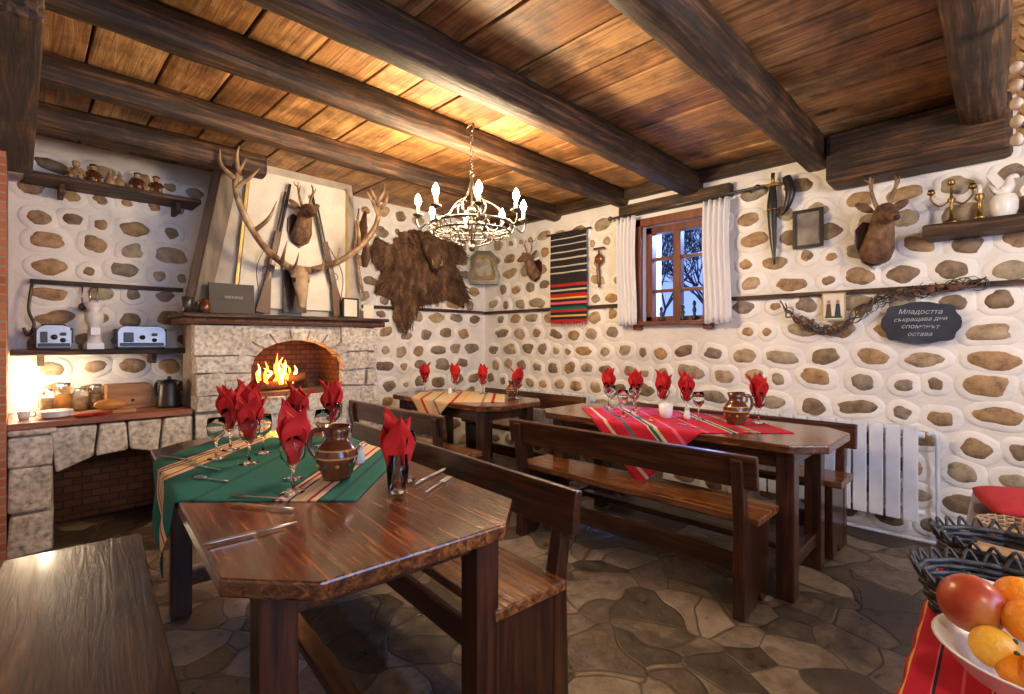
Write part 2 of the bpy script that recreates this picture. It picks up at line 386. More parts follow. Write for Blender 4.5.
def br(p,d,l,r,k):
    q=p+d*l; m.tube([p,(p+q)/2+Vector((0,R.uniform(-.03,.03),0)),q],[r,r*.6],BK2,5)
    if k:
        for _ in range(3): br(q,(d+Vector((R.uniform(-.2,.2),R.uniform(-.8,.8),R.uniform(-.2,.5)))).normalized(),l*.72,r*.6,k-1)
br(Vector((8.5,3.2,0)),Vector((0,0,1)),1.1,.07,6); br(Vector((8.2,4.5,0)),Vector((0,.1,1)),1.1,.06,6)
m.done()
m=MB('curtain_rod'); m.tube([(XW-.10,1.30,2.375),(XW-.10,2.56,2.365)],.011,IRON)
m.ball((XW-.10,1.29,2.375),.022,IRON); m.ball((XW-.10,2.57,2.365),.022,IRON)
for y in (1.36,2.53): m.tube([(XW-.10,y,2.37),(XW,y,2.37)],.008,IRON)
m.done()
CUR,nt,b=newmat('curtain_linen'); b.inputs['Base Color'].default_value=(.76,.76,.79,1); b.inputs['Roughness'].default_value=.9
for y0,y1 in ((1.49,1.70),(2.31,2.50)):
    m=MB('window_curtain')
    def fn(u,v,y0=y0,y1=y1):
        return (XW-.10+.020*math.sin(u*2*pi*5)*(1-.3*v)+.004,y0+(y1-y0)*u+.01*math.sin(v*5),2.35-v*.97+.006*math.sin(u*20))
    m.sheet(fn,60,16,CUR); m.done(solid=.002)
for y,h in ((1.83,.16),(1.93,.13),(2.13,.12)):
    MB('sill_figurine').lathe([(.001,0),(.022,0),(.024,.02),(.01,h*.35),(.018,h*.55),(.008,h*.75),(.016,h*.85),(.012,h),(.001,h+.01)],BLACK).done((XW+.03,y,wz0+.013))
# ---------------------------------------------------------------- fireplace
def blocks(m,x0,x1,z0,z1,y,d,rh=.16,mt=GRAN):
    z=z0; g=.008
    while z<z1-.02:
        h=min(rh*R.uniform(.75,1.3),z1-z)
        if z1-z-h<.06: h=z1-z
        x=x0
        while x<x1-.01:
            wd=min(R.uniform(.16,.36),x1-x)
            if x1-x-wd<.08: wd=x1-x
            m.box((x+wd/2,y+d/2-R.uniform(0,.02),z+h/2),(wd-g,d,h-g),mt,jit=.012)
            x+=wd
        z+=h
fy=3.95
m=MB('stone_fireplace')
blocks(m,.86,1.22,.0,1.36,fy,.12); blocks(m,1.91,2.25,0,1.36,fy,.12); blocks(m,1.22,1.91,0,.82,fy,.12)
m.box((1.04,4.18,.68),(.34,.38,1.36),MORT); m.box((2.08,4.18,.68),(.33,.38,1.36),MORT)
m.box((1.565,4.18,.41),(.72,.38,.82),MORT)
n=9
for i in range(n):
    a0=pi-pi*i/n; a1=pi-pi*(i+1)/n; g=.02
    def pt(a,k): return (1.565+math.cos(a)*(.345+k),1.06+math.sin(a)*(.19+k*.75))
    p=[pt(a0-g,0),pt(a0-g,.11),pt(a1+g,.11),pt(a1+g,0)]
    m.prism(p,fy-.015,fy+.12,GRAN,'xz')
ar=[(1.565+math.cos(pi*k/16)*.36,1.06+math.sin(pi*k/16)*.20) for k in range(17)]
m.prism([(1.93,1.36)]+[(1.93,1.06)]+ar+[(1.2,1.06),(1.2,1.36)],fy+.012,fy+.15,GRAN,'xz')
m.box((1.565,4.36,1.09),(.72,.03,.56),BRICKF); m.box((1.565,4.17,.835),(.72,.40,.03),BRICKD)
for xx in(1.225,1.905): m.box((xx,4.18,1.1),(.02,.38,.56),BRICKF)
fp=m.done(bevel=.012)
MB('mantel_shelf').box((1.55,4.14,1.385),(1.52,.46,.045),BRICKF).box((1.55,4.12,1.423),(1.56,.50,.028),BEAM).done(bevel=.006)
MZ=1.438
m=MB('chimney_hood')
V=[(.90,4.12,MZ),(2.2,4.12,MZ),(2.1,4.12,ZC),(1.12,4.12,ZC),(.90,4.6,MZ),(2.2,4.41,MZ),(2.1,4.41,ZC),(1.12,4.6,ZC)]
m.add(V,[(0,1,2,3),(0,3,7,4),(1,5,6,2),(4,7,6,5),(0,4,5,1),(3,2,6,7)],pm('hood_plaster',[(.34,.30,.26),(.55,.50,.45)],.85,ns=5,bump=.4))
m.done()
m=MB('hood_timber'); m.prism([(.86,MZ),(.96,MZ),(1.19,2.60),(1.07,2.60)],4.06,4.115,pm('grey_timber',[(.10,.075,.05),(.26,.21,.16)],.7,(7,7,1),3,8,.6),'xz'); m.done(bevel=.006)
m=MB('hunting_trophy_panel'); m.prism([(1.16,1.50),(2.03,1.50),(2.03,2.56),(1.26,2.56)],4.09,4.118,CREAM,'xz')
m.prism([(1.13,1.5),(1.15,1.5),(1.255,2.57),(1.235,2.57)],4.08,4.118,GOLD,'xz'); m.box((2.035,4.1,2.035),(.02,.04,1.07),GOLD); m.done()
FL=[emis('flame_orange',(1,.22,.02),8),emis('flame_yellow',(1,.50,.10),14)]
m=MB('fire_logs')
CHAR=pm('charred_log',[(.01,.006,.004),(.10,.035,.012),(.2,.07,.02)],.9,ns=9,bump=.8)
for a,bq in (((1.30,4.08,.885),(1.72,4.2,.885)),((1.33,4.25,.885),(1.68,4.1,.95)),((1.35,4.15,.96),(1.62,4.2,.97))):
    m.tube([a,bq],.036,CHAR,9)
lg=m.done()
m=MB('fire_flames')
for i in range(18):
    fx=1.31+R.uniform(0,.28); h=max(.05,R.uniform(.08,.20)*(1.3-abs(fx-1.44)*4)); yy=4.12+R.uniform(-.08,.07)
    p=[(fx,yy,.90),(fx+R.uniform(-.02,.02),yy,.90+h*.35),(fx+R.uniform(-.03,.03),yy,.90+h*.7),(fx+R.uniform(-.03,.03),yy,.90+h)]
    m.tube(cr(p,5),[.014,.022,.012,.001],FL[i%2],8,.6)
m.done(parent=lg)
# ---------------------------------------------------------------- stone counter
cy=4.0
m=MB('stone_counter')
m.box((.055,4.30,.37),(.18,.58,.74),MORT); m.box((.80,4.30,.37),(.11,.58,.74),MORT); m.box((.4,4.35,.70),(.85,.46,.06),MORT)
blocks(m,-.05,.145,0,.70,cy-.01,.14,.22)
blocks(m,.77,.855,0,.46,cy,.12,.2)
xs=[.15,.33,.50,.66,.855]
arch=lambda x:.46+.09*math.sin(pi*min(1,max(0,(x-.15)/.62)))
for i in range(4):
    a,b_=xs[i],xs[i+1]; t=(-.03,.02,-.01,.02,0)[i]; t2=(-.03,.02,-.01,.02,0)[i+1]
    m.prism([(a+.005,arch(a)),(b_-.005,arch(b_)),(b_-.005+t2,.725),(a+.005+t,.725)],cy-.02-.012*(i%2),cy+.13,GRAN,'xz')
m.box((.45,4.56,.36),(.8,.04,.7),BRICKD)
m.prism([(-.05,.70),(.16,.70),(.16,.735),(-.05,.735)],cy-.03,cy+.1,GRAN,'xz')
m.done(bevel=.014)
MB('counter_top').box((.40,4.28,.755),(.90,.62,.035),pm('counter_wood',[(.2,.06,.03),(.42,.16,.08)],.4,(1,6,6),4,6,.1)).done(bevel=.005)
MB('wall_shelf').box((.42,4.44,1.17),(.92,.30,.035),BEAM).box((.1,4.5,1.12),(.03,.18,.08),BEAM).box((.7,4.5,1.12),(.03,.18,.08),BEAM).done(bevel=.004)
MB('trim_3').box((.48,4.575,1.64),(.86,.045,.03),BEAM).done()
MB('wall_shelf').box((.5,4.46,2.30),(.96,.28,.035),BEAM).box((.2,4.5,2.25),(.03,.2,.08),BEAM).box((.85,4.5,2.25),(.03,.2,.08),BEAM).done(bevel=.004)
def figurine(x,mt,m2):
    m=MB('clay_figurine'); m.lathe([(.001,0),(.042,0),(.040,.03),(.026,.075),(.012,.09)],mt,seg=14); m.ball((0,0,.108),(.020,.020,.023),m2,12); m.ball((0,.004,.122),(.024,.024,.012),mt,12)
    for s_ in(-1,1):
        m.tube(cr([(s_*.02,0,.08),(s_*.042,-.012,.055),(s_*.02,-.036,.045)],4),[.010,.008,.007],mt,8)
        m.tube(cr([(s_*.018,-.01,.02),(s_*.024,-.045,.022),(s_*.026,-.060,.0095)],4),[.014,.011,.009],m2,8)
    m.done((x,4.40,2.318),(0,0,R.uniform(-.5,.5)))
figurine(.27,ST[3],ST[1]); figurine(.36,CLAY,ST[3]); figurine(.60,CLAY,ST[1]); figurine(.71,CLAY,ST[3])
for x0 in (.45,.50): MB('dried_gourd').lathe([(.001,0),(.03,.01),(.038,.035),(.024,.06),(.012,.075),(.016,.09),(.004,.12)],ST[3]).done((x0,4.42,2.318))
m=MB('iron_kettle_hook'); m.tube(cr([(.06,4.54,1.62),(.045,4.52,1.45),(.07,4.5,1.35),(.04,4.5,1.28),(.02,4.5,1.33)],5),.009,IRON); m.done()
for x0 in (.31,.35,.39):
    m=MB('hanging_ladle'); m.tube([(x0,4.52,1.62),(x0,4.52,1.49)],.005,SILVER); m.ball((x0,4.52,1.48),(.022,.012,.026),IRON); m.done()
STEELT=flat('toaster_steel',(.30,.29,.28),.35,.9)
def toaster(x,w,slots):
    m=MB('toaster'); d=.17; h=.16
    pr=[(-w/2,.012),(w/2,.012),(w/2,h*.75),(w/2-.015,h*.93),(w/2-.04,h),(-w/2+.04,h),(-w/2+.015,h*.93),(-w/2,h*.75)]
    m.prism(pr,-d/2,d/2,STEELT,'xz'); m.box((0,0,.008),(w*.95,d*.9,.016),BLACK)
    for s_ in range(slots): m.box((0,-.035+.07*s_,h),(w*.7,.028,.008),BLACK)
    m.box((0,-d/2-.003,.03),(w*.9,.008,.022),BLACK)
    m.box((-w*.28,-d/2-.004,.08),(w*.20,.01,.07),BLACK); m.box((w*.25,-d/2-.012,.10),(.03,.02,.02),BLACK)
    m.ball((w*.25,-d/2-.005,.06),(.015,.012,.015),BLACK); m.ball((0,-d/2-.005,.08),(.017,.012,.017),BLACK)
    for s_ in(-1,1): m.box((s_*(w/2+.004),0,.09),(.012,.10,.10),BLACK)
    return m.done((x,4.42,1.1885),bevel=.006)
toaster(.16,.17,2); toaster(.62,.28,2)
m=MB('coffee_grinder'); m.lathe([(.001,0),(.062,0),(.06,.03),(.04,.06),(.034,.16),(.05,.19),(.052,.24),(.03,.26),(.055,.30),(.058,.315),(.02,.325),(.001,.33)],WHITE)
m.box((.0,-.055,.12),(.05,.05,.05),WHITE); m.box((0,-.03,.02),(.09,.12,.04),WHITE); m.done((.365,4.42,1.1885))
def jar(x,y,z,r,h,fill):
    m=MB('storage_jar'); m.lathe([(.001,0),(r,0),(r,h*.8),(r*.8,h*.9)],GLASS); m.lathe([(.001,.006),(r*.88,.006),(r*.88,h*.6),(.001,h*.62)],fill); m.lathe([(r*.84,h*.88),(r*.84,h),(.001,h)],SILVER)
    return m.done((x,y,z))
CZ=.7735
jar(.125,4.42,CZ,.04,.16,ST[3]); jar(.21,4.45,CZ,.045,.19,CLAYY); jar(.295,4.44,CZ,.04,.15,ST[1]); jar(.375,4.46,CZ,.04,.17,ST[3])
m=MB('glass_lamp'); LAMP=emis('lamp_glass',(1,.78,.5),12); m.lathe([(.001,0),(.05,0),(.02,.03),(.045,.08),(.058,.17),(.045,.25),(.03,.28)],LAMP); m.done((.02,4.42,CZ))
m=MB('bread_box'); WB=pm('light_wood',[(.28,.13,.05),(.48,.26,.11)],.5,(1,6,6),4,6,.1)
m.prism([(-.14,0),(.14,0),(.14,.09),(.10,.17),(-.14,.17)],-.08,.08,WB,'xz'); m.box((0,-.083,.06),(.22,.008,.07),WB); m.ball((0,-.092,.06),.01,BLACK); m.done((.56,4.38,CZ),bevel=.005)
m=MB('cutting_board'); m.box((0,0,.012),(.26,.12,.022),WB); m.done((.42,4.12,CZ),bevel=.004)
m=MB('bread_loaf'); m.ball((0,0,.035),(.085,.04,.035),CLAYY,16,nz=.1); m.done((.42,4.12,CZ+.0225))
m=MB('white_plate_stack')
for k in range(4): m.lathe([(.001,k*.009),(.05,k*.009),(.085,.014+k*.009),(.085,.017+k*.009),(.001,.005+k*.009)],WHITE)
m.done((.16,4.13,CZ))
m=MB('coffee_cup'); m.lathe([(.001,0),(.022,0),(.034,.05),(.031,.05),(.02,.006),(.001,.006)],WHITE); m.tube(cr([(.03,0,.04),(.05,0,.035),(.045,0,.015),(.026,0,.015)],4),.004,WHITE); m.done((.02,4.15,CZ))
m=MB('red_spoon_rest'); m.ball((0,0,.012),(.05,.03,.012),REDC); m.tube([(.04,0,.015),(.14,-.02,.02)],.008,REDC); m.done((.28,4.03,CZ))
m=MB('electric_kettle'); m.lathe([(.001,0),(.075,0),(.072,.02),(.062,.16),(.05,.19),(.001,.2)],BLACK); m.ball((0,0,.205),.014,BLACK)
m.tube(cr([(.055,0,.18),(.105,0,.17),(.11,0,.09),(.068,0,.05)],5),.011,BLACK); m.prism([(-.06,.12),(-.09,.18),(-.05,.18)],-.012,.012,BLACK,'xz'); m.done((.755,4.2,CZ),(0,0,2.2))
# ---------------------------------------------------------------- tables
def table(loc,rz,Lg,W,cl=.13,zt=.76):
    m=MB('dining_table'); a,b_=W/2,Lg/2
    o=[(-a,-b_+cl),(-a+cl,-b_),(a-cl,-b_),(a,-b_+cl),(a,b_-cl),(a-cl,b_),(-a+cl,b_),(-a,b_-cl)]
    m.prism(o,zt-.04,zt,WOODT)
    k=.07
    for sx in(-1,1):
        m.box((sx*(a-.10),0,zt-.085),(.03,Lg-.38,.09),WOOD)
        for sy in (-1,1):
            m.box((sx*(a-.11),sy*(b_-.17),(zt-.04)/2),(k+.012,k+.012,zt-.042),WOODZ)
    for sy in (-1,1):
        m.box((0,sy*(b_-.17),zt-.085),(W-.26,.03,.09),WOOD); m.box((0,sy*(b_-.17),.16),(W-.26,.04,.07),WOOD)
    m.box((0,0,.16),(.07,Lg-.36,.035),WOOD)
    return m.done(loc,(0,0,rz),bevel=.006)
def bench(loc,rz,Lg,back=True,W=.30,seatm=None):
    m=MB('wooden_bench'); sm=seatm or WOODB
    m.box((0,0,.435),(W,Lg,.035),sm)
    for sy in (-1,1):
        y=sy*(Lg/2-.07)
        m.prism([(-W/2+.03,0),(-.04,0),(0,.06),(.05,0),(W/2+.01,0),(W/2,.415),(-W/2+.01,.415)],y-.022,y+.022,WOODZ,'xz')
        if back: m.prism([(W/2-.02,.0),(W/2+.06,.0),(W/2+.05,.42),(W/2+.09,.72),(W/2+.045,.72),(W/2-.01,.42)],y-.026,y+.026,WOODZ,'xz')
    m.box((0,0,.17),(.03,Lg-.2,.10),WOOD); m.box((0,0,.39),(.03,Lg-.2,.05),WOOD)
    if back:
        m.box((W/2+.045,0,.665),(.032,Lg+.02,.15),WOOD,(0,.13,0))
    return m.done(loc,(0,0,rz),bevel=.006)
TH=math.radians(-4.5)
T1=(.745,1.88,0); T2=(2.87,1.45,0); T3=(2.73,3.33,0)
table(T1,TH,1.85,.79,.15); table(T2,0,1.75,.70); table(T3,0,1.40,.70)
bench((1.21,1.96,0),TH,1.84)
DKS=pm('dark_seat_wood',[(.022,.009,.005),(.095,.040,.016),(.20,.10,.042)],.28,(14,.9,14),3,9,.3,coat=.3,dist=.9,stain=(2.5,.6,.8),nr=.62)
bench((.085,1.65,0),TH,1.80,False,.40,DKS)
bench((2.47,1.52,0),pi,1.5)
bench((3.38,1.45,0),0,1.62)
bench((2.20,3.30,0),pi,1.3)
bench((3.36,3.30,0),0,1.3)
def cloth(name,T,rz,hw,ang,size,m,ox=0,oy=0,zt=.76):
    q=MB(name); n=56
    def fn(u,v):
        a=(u-.5)*size; b_=(v-.5)*size; c_,s_=math.cos(ang),math.sin(ang)
        x=a*c_-b_*s_+ox; y=a*s_+b_*c_+oy; z=zt+.0035+.0015*noise.noise(Vector((x*14,y*14,0)))
        if abs(x)>hw:
            e=abs(x)-hw; x=math.copysign(hw+.008+.018*min(1,e*7)*(.6+.5*math.sin(y*26)),x); z=zt+.003-e
            z=min(z,zt+.003)
        return (x,y,z)
    q.sheet(fn,n,n,m); return q.done(T,(0,0,rz),solid=.002)
G=(.0,.125,.09); G2=(.0,.06,.05); CRM=(.66,.50,.30); RD=(.42,.015,.015); BK=(.02,.02,.02); YL=(.75,.42,.08)
band=lambda p:[(p,BK),(p+.008,CRM),(p+.03,RD),(p+.042,CRM),(p+.06,YL),(p+.07,CRM),(p+.09,BK),(p+.098,CRM),(p+.115,RD),(p+.125,CRM),(p+.14,BK)]
GCL=stripes('green_striped_cloth',[(0,G),(.06,G2),(.075,G)]+band(.11)+[(.15+.11,G),(.5,G2),(.515,G)]+band(.74)+[(.89,G)],axis=1)
RR_=(.52,.004,.022); PK=(.70,.10,.16)
RCL=stripes('red_striped_cloth',[(0,RR_),(.10,(.1,.1,.12)),(.115,RR_),(.18,CRM),(.19,G),(.2,CRM),(.21,RR_),(.30,CRM),(.31,G),(.33,CRM),(.34,RR_),(.45,PK),(.47,RR_),(.6,PK),(.62,RR_),(.68,CRM),(.70,G),(.72,CRM),(.73,RR_),(.82,(.1,.1,.12)),(.84,RR_),(.92,CRM),(.94,RR_)],axis=1)
CCL=stripes('cream_striped_cloth',[(0,CRM),(.1,RD),(.13,CRM),(.2,(.3,.25,.2)),(.23,CRM),(.4,YL),(.43,CRM),(.5,RD),(.53,CRM),(.7,(.2,.2,.18)),(.73,CRM),(.85,RD),(.88,CRM)],axis=1)
cloth('green_tablecloth',T1,TH,.395,pi/4-TH,.98,GCL,-.04,.20)
cloth('red_tablecloth',T2,0,.35,pi/4,.98,RCL,.0,.02)
cloth('cream_tablecloth',T3,0,.35,pi/4,.80,CCL,-.05,.0)
WG=[(.001,0),(.032,0),(.033,.003),(.005,.008),(.004,.065),(.012,.075),(.032,.10),(.036,.13),(.031,.165),(.0295,.165),(.0345,.13),(.030,.102),(.001,.078)]
def glassnap(x,y,z=.7655,rz=0,sc=1.0,kind=0):
    m=MB('wine_glass')
    if kind==0:
        m.lathe(WG,GLASS,seg=20); b0=.085
    else:
        m.lathe([(.001,0),(.028,0),(.034,.11),(.032,.11),(.026,.008),(.001,.008)],GLASS,seg=20); b0=.012
    g=m.done((x,y,z),(0,0,rz),scale=sc)
    q=MB('folded_napkin'); ph=R.uniform(0,6)
    for lf in range(4):
        a0=ph+lf*pi/2+R.uniform(-.3,.3); H=R.uniform(.145,.185) if kind==0 else R.uniform(.19,.235); out=R.uniform(.028,.058)
        def fn(u,v,a0=a0,H=H,out=out,lf=lf):
            s_=(u-.5)*2
            wd=(.010+.044*min(1,v*1.5))*(1 if v<.55 else (1-((v-.55)/.45)**1.4*.93))
            rad=.008+out*v**1.6
            crease=.018*(abs(s_)**1.0)*min(1,v*2)
            lx=rad-crease+.004*math.sin(v*14+lf); ly=s_*wd
            return (lx*math.cos(a0)-ly*math.sin(a0),lx*math.sin(a0)+ly*math.cos(a0),b0+H*v-.012*abs(s_)*v)
        q.sheet(fn,12,14,RED)
    q.done(parent=g,solid=.0018)
    return g
for x,y,k in ((.615,1.60,0),(.86,1.38,1),(.66,2.42,0),(.64,2.10,0),(1.07,2.30,0),(.93,2.36,0),(.80,2.62,0)): glassnap(x,y,k and .7635 or .7655,sc=1.12,kind=k)
for x,y in ((3.02,2.03),(3.04,1.82),(3.05,1.62),(3.06,1.46),(3.06,1.02)): glassnap(x,y,sc=1.1)
for x,y in ((2.70,3.86),(2.84,3.58),(2.95,3.32),(2.95,2.88)): glassnap(x,y,sc=1.05)
def wineglass(x,y,z=.7655):
    MB('wine_glass').lathe(WG,GLASS).done((x,y,z))
for x,y in ((.68,1.76),(.57,2.28),(.74,2.25),(.98,2.2),(.95,1.47),(2.93,1.95),(2.90,1.75),(2.95,1.33),(3.12,1.15),(2.72,1.72)): wineglass(x,y)
def jug(x,y,rz=0,sc=1,z=.7655):
    m=MB('clay_jug')
    P=[(.001,0),(.042,0),(.046,.01),(.060,.045),(.066,.070),(.066,.076),(.062,.095),(.060,.100),(.044,.120),(.036,.13),(.036,.145),(.046,.170),(.043,.170),(.033,.145),(.030,.12),(.001,.02)]
    m.lathe(P,[CLAY,CLAY,CLAY,CLAY,CLAYY,CLAY,CLAYY,CLAY,CLAY,CLAY,CLAY,CLAY,CLAY,CLAY,CLAY],seg=26)
    m.tube(cr([(.042,0,.158),(.078,0,.15),(.088,0,.10),(.060,0,.06)],6),.008,CLAY)
    for k in range(10):
        a=k*2*pi/10; m.ball((.060*math.cos(a),.060*math.sin(a),.050),.007,CLAYY if k%2 else GREEN,8)
    m.done((x,y,z),(0,0,rz),scale=sc)
jug(.79,1.66,2.4,1.08); jug(2.93,1.10,-.8,1.05); jug(2.98,2.98,0,.8)
def cutlery(kind,x,y,rz):
    m=MB(kind); z=.004
    if kind=='table_fork':
        m.tube([(0,-.09,z),(0,.03,z)],[.005,.003],SILVER,6,.5); m.box((0,.045,z),(.02,.03,.002),SILVER)
        for k in(-1.5,-.5,.5,1.5): m.box((k*.0055,.075,z+.001),(.0025,.04,.002),SILVER)
    elif kind=='table_knife': m.tube([(0,-.1,z),(0,0,z)],[.007,.005],SILVER,6,.5); m.prism([(-.006,0),(.008,0),(.009,.09),(0,.115),(-.006,.1)],z-.001,z+.001,SILVER)
    else: m.tube([(0,-.08,z),(0,.03,z)],[.006,.003],SILVER,6,.5); m.ball((0,.05,z+.001),(.016,.026,.004),SILVER,10)
    m.done((x,y,.7645),(0,0,rz))
for k,x,y,r_ in (('table_fork',.52,1.62,.6),('table_knife',.50,1.52,.55),('table_fork',.99,1.34,-1.1),('table_knife',1.03,1.44,-1.15),('table_spoon',.47,1.95,.4),('table_fork',.5,2.15,.3),('table_knife',.46,2.38,.4),('table_knife',.42,1.33,1.5)): cutlery(k,x,y,r_)
for x,y in ((2.66,1.25),(2.72,1.0),(2.7,1.55)): cutlery('table_fork',x,y,-.4)
def shaker(x,y,mm=GLASS):
    MB('salt_shaker').lathe([(.001,0),(.019,0),(.021,.02),(.014,.055)],WHITE).lathe([(.0145,.055),(.015,.066),(.001,.074)],SILVER).done((x,y,.7655))
shaker(.90,1.86); shaker(.95,1.80); shaker(2.90,1.38); shaker(2.72,3.5)
m=MB('candle_cup'); m.lathe([(.001,0),(.035,0),(.04,.03),(.045,.085),(.04,.085),(.034,.02),(.001,.02)],WHITE); m.done((2.86,1.5,.7655))
# ---------------------------------------------------------------- chandelier
m=MB('chandelier'); nb=8; rr=.255
CI=flat('chandelier_iron',(.15,.13,.11),.35,.9)
m.torus((0,0,0),rr,.010,CI,48); m.torus((0,0,-.045),rr*.93,.007,CI,48); m.torus((0,0,.0),.09,.008,CI,24)
for i in range(nb*2):
    a=2*pi*i/(nb*2); ca,sa=math.cos(a),math.sin(a)
    P=[(.27,0,.0),(.25,0,-.05),(.20,0,-.07),(.19,0,-.03),(.215,0,-.02)]
    m.tube(cr([(p[0]*ca,p[0]*sa,p[2]) for p in P],5),.0045,CI,6)
for i in range(nb):
    a=2*pi*i/nb+.2; ca,sa=math.cos(a),math.sin(a)
    P=[(.09,0),(.15,-.05),(.22,-.04),(.27,.0),(.32,-.03),(.34,.015),(.33,.04)]
    m.tube(cr([(p[0]*ca,p[0]*sa,p[1]) for p in P],5),.006,CI,6)
    m.lathe([(.003,.03),(.030,.045),(.033,.052),(.010,.05)],CI,(.33*ca,.33*sa,0),14)
    m.lathe([(.011,.05),(.011,.105),(.001,.107)],CREAM,(.33*ca,.33*sa,0),12)
    P=[(.06,-.12),(.12,-.10),(.13,-.05),(.09,-.06)]
    m.tube(cr([(p[0]*ca,p[0]*sa,p[1]) for p in P],5),.005,CI,6)
m.tube([(0,0,-.13),(0,0,.30)],[.006,.012,.008,.012,.006],CI,8); m.ball((0,0,-.14),.022,CI); m.ball((0,0,.10),.026,CI); m.torus((0,0,.32),.02,.005,CI,16,6,'x')
for i in range(4):
    a=pi/2*i+.3; m.tube(cr([(rr*math.cos(a),rr*math.sin(a),0),(.17*math.cos(a),.17*math.sin(a),.10),(.05*math.cos(a),.05*math.sin(a),.18),(0,0,.30)],6),.005,CI,6)
    m.tube(cr([(.03*math.cos(a),.03*math.sin(a),.05),(.09*math.cos(a),.09*math.sin(a),.07),(.10*math.cos(a),.10*math.sin(a),.13),(.06*math.cos(a),.06*math.sin(a),.14)],5),.005,CI,6)
for k in range(8): m.torus((0,0,.345+k*.030),.012,.0028,CI,12,5,'x' if k%2 else 'y')
m.tube(cr([(0,0,.585),(0,-.02,.62),(0,.0,.635),(0,.07,.62)],4),.006,CI,6)
CH=m.done((2.0,2.355,1.965))
m=MB('chandelier_bulbs'); BUL=emis('bulb_glow',(1,.74,.40),170)
for i in range(nb):
    a=2*pi*i/nb+.2
    m.lathe([(.008,.107),(.018,.120),(.021,.136),(.016,.156),(.007,.172),(.001,.180)],BUL,(.33*math.cos(a),.33*math.sin(a),0),14)
m.done(parent=CH)
# ---------------------------------------------------------------- animals
def head_mount(name,loc,rz,sc=1,antl='roe'):
    m=MB(name); sh=[(0,-.20),(.07,-.15),(.11,-.05),(.11,.07),(.07,.12),(.0,.10),(-.07,.12),(-.11,.07),(-.11,-.05),(-.07,-.15)]
    m.prism(sh,0,.022,WOODZ,'yz')
    for s_ in(-1,1):
        m.ball((.235,s_*.046,.135),.013,BLACK,10)
        m.tube(cr([(.155,s_*.028,.17),(.15,s_*.05,.24),(.16,s_*.07,.33),(.14,s_*.06,.40)],5),[.014,.012,.009,.003],HORN,8)
        m.tube(cr([(.155,s_*.062,.28),(.20,s_*.07,.32),(.215,s_*.07,.35)],4),[.009,.006,.002],HORN,7)
        m.tube(cr([(.158,s_*.07,.34),(.12,s_*.085,.37),(.11,s_*.09,.40)],4),[.008,.005,.002],HORN,7)
    m.ball((.372,0,.062),(.012,.02,.014),BLACK,10)
    o=m.done(loc,(0,0,rz),scale=sc)
    h=MB('head'); h.tube(cr([(.015,0,-.10),(.07,0,-.06),(.12,0,.03),(.16,0,.11),(.21,0,.13),(.27,0,.105),(.33,0,.078),(.365,0,.062)],4),[.095,.092,.072,.060,.062,.047,.033,.020],FUR,14)
    for s_ in(-1,1):
        h.ball((.135,s_*.095,.185),(.016,.062,.028),FUR,12,(s_*.55,0,0))
    h.ball((.225,0,.10),(.05,.045,.045),FUR,12)
    h.done(parent=o,remesh=.006)
    return o
head_mount('deer_head_mount',(XW-.035,.60,1.90),pi+.45,.97)
head_mount('roebuck_head_mount',(XW-.035,3.55,2.02),pi,.75)
head_mount('roebuck_head_mount',(1.62,4.088,2.17),-pi/2,.85)
m=MB('stag_skull_trophy'); sx=1.575; sy=3.96
m.tube(cr([(sx,sy+.07,1.80),(sx,sy,1.78),(sx,sy-.03,1.68),(sx,sy-.05,1.58),(sx,sy-.055,1.50)],4),[.060,.072,.056,.040,.024],BONE,14,.8)
for s_ in(-1,1):
    m.ball((sx+s_*.046,sy-.030,1.72),(.020,.024,.026),BLACK,10)
    m.ball((sx+s_*.052,sy-.02,1.750),(.026,.022,.015),BONE,10)
    m.tube(cr([(sx+s_*.03,sy-.01,1.80),(sx+s_*.14,sy-.06,1.83),(sx+s_*.32,sy-.16,1.93),(sx+s_*.48,sy-.25,2.12),(sx+s_*.54,sy-.28,2.32),(sx+s_*.47,sy-.27,2.50)],7),[.030,.026,.024,.023,.020,.006],HORN,10)
    for P in ([(.08,-.03,1.82),(.10,-.16,1.80),(.10,-.24,1.90)],[(.16,-.07,1.84),(.20,-.2,1.86),(.20,-.28,1.97)],[(.40,-.20,2.02),(.34,-.32,2.10),(.30,-.36,2.22)],[(.54,-.28,2.28),(.46,-.33,2.36),(.40,-.34,2.44)],[(.545,-.28,2.34),(.62,-.26,2.42),(.63,-.27,2.52)],[(.52,-.28,2.38),(.55,-.34,2.47),(.54,-.36,2.54)]):
        m.tube(cr([(sx+s_*a,sy+b_,z) for a,b_,z in P],5),[.018,.013,.003],HORN,8)
m.box((sx,sy+.10,1.66),(.18,.03,.38),WOODZ)
m.done()
def rifle(a,bq):
    m=MB('hunting_rifle'); A=Vector(a);B=Vector(bq); d=(B-A); Lg=d.length
    M=Matrix.Translation(A)@d.to_track_quat('Z','Y').to_matrix().to_4x4()@Matrix.Rotation(pi/2,4,'Z')
    RW=LEATH
    m.prism([(-.060,0),(.050,.0),(.026,.25),(.024,.62*Lg),(-.014,.62*Lg),(-.014,.28)],-.018,.018,RW,'xz',M)
    m.prism([(-.02,.27),(.01,.27),(.01,.42),(-.02,.42)],-.022,.022,IRON,'xz',M)
    m.tube([M@Vector((-.016,0,.28)),M@Vector((-.016,0,Lg))],.012,IRON,8); m.tube([M@Vector((.008,0,.5)),M@Vector((.008,0,Lg*.93))],.008,IRON,8)
    m.tube(cr([M@Vector(p) for p in ((.02,0,.30),(.05,0,.31),(.05,0,.35),(.02,0,.37))],4),.004,IRON,6)
    m.tube(cr([M@Vector(p) for p in ((.03,0,.1),(.10,0,.35),(.02,0,.62))],6),.008,LEATH,5,.3)
    m.done(bevel=.003)
